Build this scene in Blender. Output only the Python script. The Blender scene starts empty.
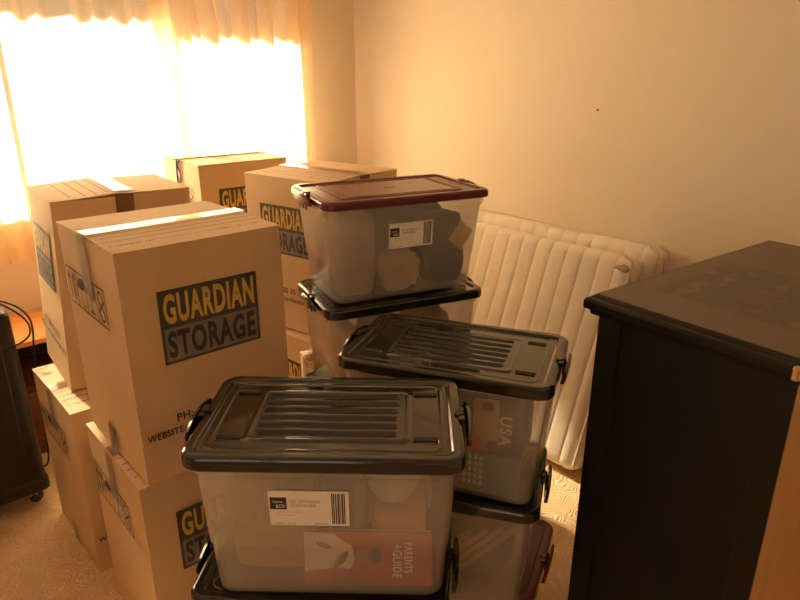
import bpy, bmesh, math, random
from mathutils import Vector, Matrix, noise
random.seed(7)
SC = bpy.context.scene
COL = SC.collection
R = math.radians
PI = math.pi

# ------------------------------------------------------------------ materials
def new_mat(name):
    m = bpy.data.materials.new(name); m.use_nodes = True
    nt = m.node_tree; nt.nodes.clear()
    out = nt.nodes.new('ShaderNodeOutputMaterial')
    return m, nt, out

def N(nt, kind, **kw):
    n = nt.nodes.new(kind)
    for k, v in kw.items():
        if k in n.inputs: n.inputs[k].default_value = v
        else: setattr(n, k, v)
    return n

def rgba(c): return (c[0], c[1], c[2], 1.0)

def pmat(name, col, rough=.6, var=.08, scale=8., bump=0., bscale=60., spec=.5, metal=0., coat=0., stretch=(1, 1, 1), detail=3.):
    """principled with a procedural colour variation and bump"""
    m, nt, out = new_mat(name)
    b = N(nt, 'ShaderNodeBsdfPrincipled')
    b.inputs['Roughness'].default_value = rough
    b.inputs['Specular IOR Level'].default_value = spec
    b.inputs['Metallic'].default_value = metal
    b.inputs['Coat Weight'].default_value = coat
    tc = N(nt, 'ShaderNodeTexCoord'); mp = N(nt, 'ShaderNodeMapping')
    mp.inputs['Scale'].default_value = stretch
    nt.links.new(tc.outputs['Object'], mp.inputs['Vector'])
    nz = N(nt, 'ShaderNodeTexNoise'); nz.inputs['Scale'].default_value = scale; nz.inputs['Detail'].default_value = detail
    nt.links.new(mp.outputs['Vector'], nz.inputs['Vector'])
    cr = N(nt, 'ShaderNodeValToRGB')
    cr.color_ramp.elements[0].position = .3; cr.color_ramp.elements[1].position = .7
    cr.color_ramp.elements[0].color = rgba([max(0, c * (1 - var)) for c in col])
    cr.color_ramp.elements[1].color = rgba([min(1, c * (1 + var)) for c in col])
    nt.links.new(nz.outputs['Fac'], cr.inputs['Fac'])
    nt.links.new(cr.outputs['Color'], b.inputs['Base Color'])
    if bump:
        n2 = N(nt, 'ShaderNodeTexNoise'); n2.inputs['Scale'].default_value = bscale; n2.inputs['Detail'].default_value = 4
        nt.links.new(mp.outputs['Vector'], n2.inputs['Vector'])
        bp = N(nt, 'ShaderNodeBump'); bp.inputs['Strength'].default_value = bump; bp.inputs['Distance'].default_value = .01
        nt.links.new(n2.outputs['Fac'], bp.inputs['Height']); nt.links.new(bp.outputs['Normal'], b.inputs['Normal'])
    nt.links.new(b.outputs['BSDF'], out.inputs['Surface'])
    return m

def schlick(nt, f0=.04, normal=None):
    """reflectance of a thin sheet, the same from both of its sides"""
    lw = nt.nodes.new('ShaderNodeLayerWeight'); lw.inputs['Blend'].default_value = .5
    if normal is not None: nt.links.new(normal, lw.inputs['Normal'])
    p = nt.nodes.new('ShaderNodeMath'); p.operation = 'POWER'; p.inputs[1].default_value = 5.
    nt.links.new(lw.outputs['Facing'], p.inputs[0])
    m = nt.nodes.new('ShaderNodeMath'); m.operation = 'MULTIPLY_ADD'; m.inputs[1].default_value = 1 - f0; m.inputs[2].default_value = f0
    nt.links.new(p.outputs[0], m.inputs[0]); m.use_clamp = True
    return m

M = {}
M['wall'] = pmat('cream_wall_paint', (.73, .645, .525), .75, .012, 2., .05, 120)
M['ceil'] = pmat('ceiling_paint', (.80, .75, .67), .85, .01, 2.)
M['trim'] = pmat('trim_gloss', (.82, .76, .64), .35, .01, 2.)
M['card'] = pmat('cardboard', (.64, .445, .262), .72, .05, 5., .06, 90, stretch=(1, 1, .35))
M['cardedge'] = pmat('cardboard_cut_edge', (.25, .15, .08), .9, .1, 40.)
M['cardcrease'] = pmat('cardboard_inner', (.30, .19, .10), .9, .1, 40.)
M['panelink'] = pmat('faded_black_ink', (.075, .066, .055), .6, .15, 30.)
M['ink'] = pmat('black_ink', (.045, .04, .036), .55, .25, 30.)
M['inkbrown'] = pmat('brown_ink', (.06, .035, .022), .6, .25, 30.)
M['inkgrey'] = pmat('grey_ink', (.23, .205, .175), .6, .12, 30.)
M['inkyellow'] = pmat('yellow_ink', (.64, .43, .085), .6, .06, 30.)
M['black'] = pmat('black_plastic', (.015, .0135, .012), .085, .1, 6., .003, 14, spec=.55, coat=.35)
M['maroon'] = pmat('maroon_plastic', (.120, .022, .030), .2, .08, 6., .003, 14, spec=.4, coat=.0)
M['paperwhite'] = pmat('white_card', (.86, .83, .78), .6, .02, 8.)
M['bar'] = pmat('barcode_ink', (.05, .045, .05), .6, .05, 8.)
M['dresser'] = pmat('black_paint', (.010, .0095, .009), .4, .25, 9., .03, 14, spec=.35)
M['rawwood'] = pmat('raw_hardboard', (.56, .34, .16), .6, .07, 4., .03, 60, stretch=(6, 6, .6))
M['pine'] = pmat('orange_pine', (.62, .265, .075), .42, .14, 5., .02, 30, stretch=(1, 9, 9))
M['redwood'] = pmat('reddish_stained_wood', (.16, .055, .025), .45, .15, 5., .02, 30, stretch=(1, 9, 9))
M['darkgap'] = pmat('dark_interior', (.05, .043, .038), .8, .1, 5.)
M['heater'] = pmat('black_enamel', (.010, .009, .008), .45, .15, 10., .02, 60)
M['rubber'] = pmat('rubber', (.02, .018, .016), .6, .1, 20.)
M['steel'] = pmat('dull_steel', (.45, .42, .38), .3, .05, 20., metal=.9)
M['matt'] = pmat('mattress_ticking', (.80, .74, .64), .85, .035, 16., .12, 220)
M['piping'] = pmat('mattress_tape', (.70, .63, .52), .85, .05, 30.)
M['stain'] = pmat('brown_stain', (.42, .36, .28), .9, .25, 40.)
M['cord'] = pmat('black_cord', (.022, .02, .018), .4, .1, 40.)
M['nail'] = pmat('rusty_nail', (.09, .045, .025), .5, .1, 60., metal=.5)
M['red'] = pmat('red_print', (.46, .060, .050), .4, .08, 8.)
M['darkprint'] = pmat('slate_print', (.085, .088, .095), .4, .1, 8.)
M['tealprint'] = pmat('pale_teal_print', (.20, .33, .31), .45, .1, 8.)
M['skin'] = pmat('printed_skin', (.42, .21, .12), .5, .06, 12.)
M['hair'] = pmat('printed_hair', (.045, .028, .02), .5, .1, 12.)
M['redshirt'] = pmat('printed_red_shirt', (.60, .10, .09), .5, .06, 12.)
M['creamcloth'] = pmat('cream_knit', (.78, .60, .34), .9, .1, 18., .4, 90)
M['olivecloth'] = pmat('olive_cloth', (.17, .17, .10), .9, .2, 9., .3, 60)
M['darkcloth'] = pmat('charcoal_cloth', (.07, .08, .075), .9, .2, 9., .3, 60)
M['tealcloth'] = pmat('grey_teal_cloth', (.16, .23, .22), .9, .2, 9., .3, 60)
M['tancloth'] = pmat('tan_cloth', (.50, .36, .20), .9, .15, 9., .3, 60)
M['orangecloth'] = pmat('orange_cloth', (.62, .26, .10), .9, .12, 9., .3, 60)
M['pinkcloth'] = pmat('dusty_pink_cloth', (.48, .25, .20), .9, .2, 12., .3, 60)
M['palecloth'] = pmat('pale_tan_cloth', (.46, .36, .27), .9, .12, 9., .3, 60)
M['yellowcard'] = pmat('yellow_card', (.80, .58, .14), .6, .05, 9.)
M['bowl'] = pmat('pale_plastic_bowl', (.55, .60, .50), .35, .04, 9.)
M['woodslat'] = pmat('olive_wood', (.50, .38, .20), .6, .12, 6., stretch=(1, 8, 8))
M['outsidewood'] = pmat('painted_eave', (.5, .42, .33), .8, .05, 5.)

def make_carpet():
    m, nt, out = new_mat('sculpted_loop_carpet')
    b = N(nt, 'ShaderNodeBsdfPrincipled'); b.inputs['Roughness'].default_value = .95; b.inputs['Specular IOR Level'].default_value = .1
    tc = N(nt, 'ShaderNodeTexCoord')
    wn = N(nt, 'ShaderNodeTexNoise'); wn.inputs['Scale'].default_value = 9.
    nt.links.new(tc.outputs['Object'], wn.inputs['Vector'])
    mx = N(nt, 'ShaderNodeMix', data_type='VECTOR'); mx.inputs['Factor'].default_value = .11
    nt.links.new(tc.outputs['Object'], mx.inputs['A']); nt.links.new(wn.outputs['Color'], mx.inputs['B'])
    vo = N(nt, 'ShaderNodeTexVoronoi'); vo.inputs['Scale'].default_value = 12.; vo.feature = 'F1'
    nt.links.new(mx.outputs['Result'], vo.inputs['Vector'])
    mu = N(nt, 'ShaderNodeMath', operation='MULTIPLY'); mu.inputs[1].default_value = 54.
    nt.links.new(vo.outputs['Distance'], mu.inputs[0])
    sn = N(nt, 'ShaderNodeMath', operation='SINE'); nt.links.new(mu.outputs[0], sn.inputs[0])
    fine = N(nt, 'ShaderNodeTexNoise'); fine.inputs['Scale'].default_value = 260.; fine.inputs['Detail'].default_value = 2.
    nt.links.new(tc.outputs['Object'], fine.inputs['Vector'])
    ad = N(nt, 'ShaderNodeMath', operation='MULTIPLY_ADD'); ad.inputs[1].default_value = 1.3
    nt.links.new(fine.outputs['Fac'], ad.inputs[0]); nt.links.new(sn.outputs[0], ad.inputs[2])
    bp = N(nt, 'ShaderNodeBump'); bp.inputs['Strength'].default_value = .55; bp.inputs['Distance'].default_value = .004
    nt.links.new(ad.outputs[0], bp.inputs['Height']); nt.links.new(bp.outputs['Normal'], b.inputs['Normal'])
    cr = N(nt, 'ShaderNodeValToRGB')
    cr.color_ramp.elements[0].color = (.76, .52, .30, 1); cr.color_ramp.elements[1].color = (.88, .64, .39, 1)
    mr = N(nt, 'ShaderNodeMapRange'); mr.inputs['From Min'].default_value = -.6; mr.inputs['From Max'].default_value = 1.9
    nt.links.new(ad.outputs[0], mr.inputs['Value']); nt.links.new(mr.outputs['Result'], cr.inputs['Fac'])
    nt.links.new(cr.outputs['Color'], b.inputs['Base Color'])
    nt.links.new(b.outputs['BSDF'], out.inputs['Surface'])
    return m
M['carpet'] = make_carpet()

def make_curtain():
    m, nt, out = new_mat('sheer_cream_curtain')
    tc = N(nt, 'ShaderNodeTexCoord')
    nz = N(nt, 'ShaderNodeTexNoise'); nz.inputs['Scale'].default_value = 40.
    mp = N(nt, 'ShaderNodeMapping'); mp.inputs['Scale'].default_value = (1, 1, .05)
    nt.links.new(tc.outputs['Object'], mp.inputs['Vector']); nt.links.new(mp.outputs['Vector'], nz.inputs['Vector'])
    cr = N(nt, 'ShaderNodeValToRGB')
    cr.color_ramp.elements[0].color = (.90, .70, .44, 1); cr.color_ramp.elements[1].color = (.94, .77, .53, 1)
    nt.links.new(nz.outputs['Fac'], cr.inputs['Fac'])
    tl = N(nt, 'ShaderNodeBsdfTranslucent'); df = N(nt, 'ShaderNodeBsdfDiffuse'); tr = N(nt, 'ShaderNodeBsdfTransparent')
    for s in (tl, df): nt.links.new(cr.outputs['Color'], s.inputs['Color'])
    tr.inputs['Color'].default_value = (1, .84, .60, 1)
    a = N(nt, 'ShaderNodeMixShader'); a.inputs[0].default_value = .45
    nt.links.new(tl.outputs[0], a.inputs[1]); nt.links.new(df.outputs[0], a.inputs[2])
    c = N(nt, 'ShaderNodeMixShader'); c.inputs[0].default_value = .08
    nt.links.new(a.outputs[0], c.inputs[1]); nt.links.new(tr.outputs[0], c.inputs[2])
    nt.links.new(c.outputs[0], out.inputs['Surface'])
    return m
M['curtain'] = make_curtain()

def make_frosted(name, tint, clear, milk, rough=.22, f0=.03):
    m, nt, out = new_mat(name)
    tr = N(nt, 'ShaderNodeBsdfTransparent'); tr.inputs['Color'].default_value = rgba(tint)
    df = N(nt, 'ShaderNodeBsdfDiffuse'); df.inputs['Color'].default_value = rgba(milk)
    tl = N(nt, 'ShaderNodeBsdfTranslucent'); tl.inputs['Color'].default_value = rgba(milk)
    gl = N(nt, 'ShaderNodeBsdfGlossy'); gl.inputs['Roughness'].default_value = rough
    tc = N(nt, 'ShaderNodeTexCoord'); nz = N(nt, 'ShaderNodeTexNoise'); nz.inputs['Scale'].default_value = 7.
    nt.links.new(tc.outputs['Object'], nz.inputs['Vector'])
    mr = N(nt, 'ShaderNodeMapRange'); mr.inputs['To Min'].default_value = clear - .05; mr.inputs['To Max'].default_value = clear + .05
    nt.links.new(nz.outputs['Fac'], mr.inputs['Value'])
    a = N(nt, 'ShaderNodeMixShader'); a.inputs[0].default_value = .28
    nt.links.new(df.outputs[0], a.inputs[1]); nt.links.new(tl.outputs[0], a.inputs[2])
    b = N(nt, 'ShaderNodeMixShader'); nt.links.new(mr.outputs['Result'], b.inputs[0])
    nt.links.new(a.outputs[0], b.inputs[1]); nt.links.new(tr.outputs[0], b.inputs[2])
    fr = schlick(nt, f0)
    c = N(nt, 'ShaderNodeMixShader'); nt.links.new(fr.outputs[0], c.inputs[0])
    nt.links.new(b.outputs[0], c.inputs[1]); nt.links.new(gl.outputs[0], c.inputs[2])
    nt.links.new(c.outputs[0], out.inputs['Surface'])
    return m
M['tub'] = make_frosted('frosted_polypropylene', (.97, .96, .945), .75, (.92, .89, .83))
M['tape'] = make_frosted('clear_packing_tape', (.80, .68, .55), .62, (.45, .33, .22))
def make_tape():
    m, nt, out = new_mat('glossy_packing_tape')
    tr = N(nt, 'ShaderNodeBsdfTransparent'); tr.inputs['Color'].default_value = (.56, .46, .39, 1)
    gl = N(nt, 'ShaderNodeBsdfGlossy'); gl.inputs['Roughness'].default_value = .10
    tc = N(nt, 'ShaderNodeTexCoord'); nz = N(nt, 'ShaderNodeTexNoise'); nz.inputs['Scale'].default_value = 16.
    nt.links.new(tc.outputs['Object'], nz.inputs['Vector'])
    bp = N(nt, 'ShaderNodeBump'); bp.inputs['Strength'].default_value = .10; bp.inputs['Distance'].default_value = .01
    nt.links.new(nz.outputs['Fac'], bp.inputs['Height']); nt.links.new(bp.outputs['Normal'], gl.inputs['Normal'])
    fr = schlick(nt, .055, bp.outputs['Normal'])
    c = N(nt, 'ShaderNodeMixShader'); nt.links.new(fr.outputs[0], c.inputs[0])
    nt.links.new(tr.outputs[0], c.inputs[1]); nt.links.new(gl.outputs[0], c.inputs[2])
    nt.links.new(c.outputs[0], out.inputs['Surface'])
    return m
M['tape'] = make_tape()
M['tapeside'] = make_frosted('wrinkled_packing_tape', (.66, .55, .47), .55, (.30, .20, .13), .45, .02)

def make_glass():
    m, nt, out = new_mat('window_glass')
    tr = N(nt, 'ShaderNodeBsdfTransparent'); tr.inputs['Color'].default_value = (.97, .98, .97, 1)
    gl = N(nt, 'ShaderNodeBsdfGlossy'); gl.inputs['Roughness'].default_value = .02
    fr = schlick(nt, .03)
    c = N(nt, 'ShaderNodeMixShader'); nt.links.new(fr.outputs[0], c.inputs[0])
    nt.links.new(tr.outputs[0], c.inputs[1]); nt.links.new(gl.outputs[0], c.inputs[2])
    nt.links.new(c.outputs[0], out.inputs['Surface'])
    return m
M['glass'] = make_glass()

def make_dresser_top():
    """dull black paint under dust, with a paler rectangle of dust where something once stood and smears in it"""
    m, nt, out = new_mat('dusty_black_paint')
    b = N(nt, 'ShaderNodeBsdfPrincipled'); b.inputs['Specular IOR Level'].default_value = .5
    tc = N(nt, 'ShaderNodeTexCoord')
    sx = N(nt, 'ShaderNodeSeparateXYZ'); nt.links.new(tc.outputs['Object'], sx.inputs[0])
    def edge(sock, c, half, soft):
        s = N(nt, 'ShaderNodeMath', operation='SUBTRACT'); s.inputs[1].default_value = c; nt.links.new(sock, s.inputs[0])
        a = N(nt, 'ShaderNodeMath', operation='ABSOLUTE'); nt.links.new(s.outputs[0], a.inputs[0])
        r = N(nt, 'ShaderNodeMapRange'); r.inputs['From Min'].default_value = half - soft; r.inputs['From Max'].default_value = half + soft
        r.inputs['To Min'].default_value = 1; r.inputs['To Max'].default_value = 0
        nt.links.new(a.outputs[0], r.inputs['Value']); return r.outputs['Result']
    def mul(a, c):
        n = N(nt, 'ShaderNodeMath', operation='MULTIPLY'); nt.links.new(a, n.inputs[0])
        if isinstance(c, float): n.inputs[1].default_value = c
        else: nt.links.new(c, n.inputs[1])
        return n.outputs[0]
    rect = mul(edge(sx.outputs['X'], -.09, .17, .008), edge(sx.outputs['Y'], .0, .15, .008))
    n1 = N(nt, 'ShaderNodeTexNoise'); n1.inputs['Scale'].default_value = 6.; n1.inputs['Detail'].default_value = 6.
    nt.links.new(tc.outputs['Object'], n1.inputs['Vector'])
    n2 = N(nt, 'ShaderNodeTexNoise'); n2.inputs['Scale'].default_value = 16.; n2.inputs['Detail'].default_value = 3.
    nt.links.new(tc.outputs['Object'], n2.inputs['Vector'])
    sm = N(nt, 'ShaderNodeMapRange'); sm.inputs['From Min'].default_value = .54; sm.inputs['From Max'].default_value = .66
    nt.links.new(n2.outputs['Fac'], sm.inputs['Value'])
    smear = mul(mul(sm.outputs['Result'], rect), .3)
    base = N(nt, 'ShaderNodeMix', data_type='RGBA'); nt.links.new(n1.outputs['Fac'], base.inputs['Factor'])
    base.inputs['A'].default_value = (.115, .090, .068, 1); base.inputs['B'].default_value = (.165, .130, .100, 1)
    d1 = N(nt, 'ShaderNodeMix', data_type='RGBA'); nt.links.new(mul(rect, .6), d1.inputs['Factor'])
    nt.links.new(base.outputs['Result'], d1.inputs['A']); d1.inputs['B'].default_value = (.080, .062, .046, 1)
    d2 = N(nt, 'ShaderNodeMix', data_type='RGBA'); nt.links.new(smear, d2.inputs['Factor'])
    nt.links.new(d1.outputs['Result'], d2.inputs['A']); d2.inputs['B'].default_value = (.30, .26, .21, 1)
    nt.links.new(d2.outputs['Result'], b.inputs['Base Color'])
    rr = N(nt, 'ShaderNodeMapRange'); rr.inputs['To Min'].default_value = .38; rr.inputs['To Max'].default_value = .55
    nt.links.new(n1.outputs['Fac'], rr.inputs['Value']); nt.links.new(rr.outputs['Result'], b.inputs['Roughness'])
    nt.links.new(b.outputs['BSDF'], out.inputs['Surface'])
    return m
M['dressertop'] = make_dresser_top()

# ------------------------------------------------------------------ object helpers
def obj(name, bm_or_mesh, mat, parent=None, loc=(0, 0, 0), rot=(0, 0, 0), smooth=False, recalc=True):
    if isinstance(bm_or_mesh, bmesh.types.BMesh):
        me = bpy.data.meshes.new(name)
        if recalc: bmesh.ops.recalc_face_normals(bm_or_mesh, faces=bm_or_mesh.faces)
        bm_or_mesh.to_mesh(me); bm_or_mesh.free()
    else:
        me = bm_or_mesh
    if not me.materials: me.materials.append(mat)
    if smooth:
        for p in me.polygons: p.use_smooth = True
    o = bpy.data.objects.new(name, me); COL.objects.link(o)
    o.location = loc; o.rotation_euler = rot
    if parent: o.parent = parent
    return o

def thing(name, label, cat, loc=(0, 0, 0), rotz=0., group=None):
    o = bpy.data.objects.new(name, None); COL.objects.link(o)
    o.empty_display_size = .1
    o.location = loc; o.rotation_euler = (0, 0, rotz)
    o['label'] = label; o['category'] = cat
    if group: o['group'] = group
    return o

def tag(o, label, cat, group=None):
    o['label'] = label; o['category'] = cat
    if group: o['group'] = group
    return o

def struct(name, bm, mat, parent=None, **k):
    o = obj(name, bm, mat, parent, **k)
    if parent is None: o['kind'] = 'structure'
    return o

def dup(root, label, loc, rotz, group=None):
    r = root.copy(); COL.objects.link(r); r.location = loc; r.rotation_euler = (0, 0, rotz); r['label'] = label
    if group: r['group'] = group
    for ch in list(root.children):
        c = ch.copy(); COL.objects.link(c); c.parent = r
        for g in list(ch.children):
            d = g.copy(); COL.objects.link(d); d.parent = c
    return r

def box(bm, x0, x1, y0, y1, z0, z1, bevel=0., seg=2):
    vs = [bm.verts.new((x, y, z)) for x in (x0, x1) for y in (y0, y1) for z in (z0, z1)]
    f = [(0, 1, 3, 2), (4, 6, 7, 5), (0, 4, 5, 1), (2, 3, 7, 6), (0, 2, 6, 4), (1, 5, 7, 3)]
    fs = [bm.faces.new([vs[i] for i in q]) for q in f]
    if bevel:
        es = list({e for q in fs for e in q.edges})
        bmesh.ops.bevel(bm, geom=es, offset=bevel, segments=seg, profile=.5, affect='EDGES')
    return bm

def bx(*a, **k): return box(bmesh.new(), *a, **k)

def rrect(hx, hy, r, n=6):
    pts = []
    for cx, cy, a0 in ((hx - r, hy - r, 0), (-hx + r, hy - r, 90), (-hx + r, -hy + r, 180), (hx - r, -hy + r, 270)):
        for i in range(n + 1):
            a = R(a0 + 90 * i / n); pts.append((cx + r * math.cos(a), cy + r * math.sin(a)))
    return pts

def loft(bm, rings, cap0=True, cap1=True, closed=True):
    V = [[bm.verts.new(p) for p in r] for r in rings]
    n = len(V[0])
    for a, b in zip(V, V[1:]):
        for i in range(n if closed else n - 1):
            j = (i + 1) % n
            bm.faces.new((a[i], a[j], b[j], b[i]))
    if cap0: bm.faces.new(list(reversed(V[0])))
    if cap1: bm.faces.new(V[-1])
    return V

def tube(bm, pts, r, n=8):
    pts = [Vector(p) for p in pts]; rings = []
    up = Vector((0, 0, 1))
    t0 = (pts[1] - pts[0]).normalized()
    nrm = t0.orthogonal().normalized()
    for i, p in enumerate(pts):
        t = (pts[min(i + 1, len(pts) - 1)] - pts[max(i - 1, 0)]).normalized()
        nrm = (nrm - t * nrm.dot(t)).normalized(); b = t.cross(nrm)
        rings.append([p + (nrm * math.cos(2 * PI * k / n) + b * math.sin(2 * PI * k / n)) * r for k in range(n)])
    loft(bm, rings)

def spline(ctrl, per=10):
    c = [Vector(p) for p in ctrl]; c = [2 * c[0] - c[1]] + c + [2 * c[-1] - c[-2]]; out = []
    for i in range(1, len(c) - 2):
        for k in range(per):
            t = k / per; a, b, d, e = c[i - 1], c[i], c[i + 1], c[i + 2]
            out.append(.5 * ((2 * b) + (d - a) * t + (2 * a - 5 * b + 4 * d - e) * t * t + (3 * b - a - 3 * d + e) * t ** 3))
    out.append(c[-2]); return out

def lathe(bm, prof, n=24, c=(0, 0, 0)):
    rings = [[(c[0] + r * math.cos(2 * PI * k / n), c[1] + r * math.sin(2 * PI * k / n), c[2] + z) for k in range(n)] for r, z in prof]
    loft(bm, rings)

# ---- printing: flat shapes set on a face.  frame = (origin, right, up); coordinates in metres on the face
class Face:
    def __init__(s, o, r, u): s.o = Vector(o); s.r = Vector(r).normalized(); s.u = Vector(u).normalized(); s.n = s.r.cross(s.u)
    def p(s, x, y, h=0.): return s.o + s.r * x + s.u * y + s.n * h

def fpoly(bm, F, pts, h=.0004):
    bm.faces.new([bm.verts.new(F.p(x, y, h)) for x, y in pts])
def frect(bm, F, x0, x1, y0, y1, h=.0004): fpoly(bm, F, ((x0, y0), (x1, y0), (x1, y1), (x0, y1)), h)
def fline(bm, F, a, b, w, h=.0004):
    ax, ay = a; bx_, by = b; L = math.hypot(bx_ - ax, by - ay) or 1; nx, ny = -(by - ay) / L * w / 2, (bx_ - ax) / L * w / 2
    fpoly(bm, F, ((ax - nx, ay - ny), (bx_ - nx, by - ny), (bx_ + nx, by + ny), (ax + nx, ay + ny)), h)
def fpath(bm, F, pts, w, h=.0004):
    for a, b in zip(pts, pts[1:]): fline(bm, F, a, b, w, h)
def fframe(bm, F, x0, x1, y0, y1, w, h=.0004):
    frect(bm, F, x0, x1, y0, y0 + w, h); frect(bm, F, x0, x1, y1 - w, y1, h); frect(bm, F, x0, x0 + w, y0 + w, y1 - w, h); frect(bm, F, x1 - w, x1, y0 + w, y1 - w, h)
def fell(bm, F, cx, cy, rx, ry, h=.0004, n=20, rot=0.):
    c, s = math.cos(rot), math.sin(rot)
    fpoly(bm, F, [(cx + rx * math.cos(2 * PI * k / n) * c - ry * math.sin(2 * PI * k / n) * s, cy + rx * math.cos(2 * PI * k / n) * s + ry * math.sin(2 * PI * k / n) * c) for k in range(n)], h)

_txt = {}
def text_geo(s, bold):
    if (s, bold) in _txt: return _txt[(s, bold)]
    cu = bpy.data.curves.new('lettering_curve', 'FONT'); cu.body = s; cu.size = 1.; cu.offset = bold; cu.resolution_u = 4
    if bold > .02: cu.space_character = 1.12
    o = bpy.data.objects.new('lettering_curve', cu); COL.objects.link(o)
    dg = bpy.context.evaluated_depsgraph_get(); dg.update()
    me = bpy.data.meshes.new_from_object(o.evaluated_get(dg))
    vs = [v.co.copy() for v in me.vertices]; fs = [tuple(p.vertices) for p in me.polygons]
    bpy.data.objects.remove(o); bpy.data.curves.remove(cu); bpy.data.meshes.remove(me)
    x0 = min(v.x for v in vs); x1 = max(v.x for v in vs); y0 = min(v.y for v in vs); y1 = max(v.y for v in vs)
    g = ([((v.x - x0) / (x1 - x0), (v.y - y0) / (y1 - y0)) for v in vs], fs)
    _txt[(s, bold)] = g; return g

def ftext(bm, F, s, x0, x1, y0, y1, h=.0006, bold=.01, turn=0):
    """text squeezed into the rectangle; turn=1 reads downwards (rotated a quarter clockwise)"""
    vs, fs = text_geo(s, bold)
    V = []
    for u, v in vs:
        if turn == 0: x, y = x0 + u * (x1 - x0), y0 + v * (y1 - y0)
        else: x, y = x0 + v * (x1 - x0), y1 - u * (y1 - y0)
        V.append(bm.verts.new(F.p(x, y, h)))
    for f in fs:
        try: bm.faces.new([V[i] for i in f])
        except ValueError: pass

def ftiny(bm, F, x0, x1, y0, y1, rnd, cw=.006, h=.0004):
    """print too small to read: rows of little dashes"""
    x = x0
    while x < x1:
        w = cw * rnd.uniform(.4, .8)
        if rnd.random() > .15: frect(bm, F, x, min(x + w, x1), y0 + rnd.uniform(0, .15) * (y1 - y0), y1 - rnd.uniform(0, .25) * (y1 - y0), h)
        x += cw

def shear_mesh(o, sx, sy, h):
    if o.type == 'MESH':
        for v in o.data.vertices:
            k = 1 - v.co.z / h
            v.co.x += sx * k; v.co.y += sy * k

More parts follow.
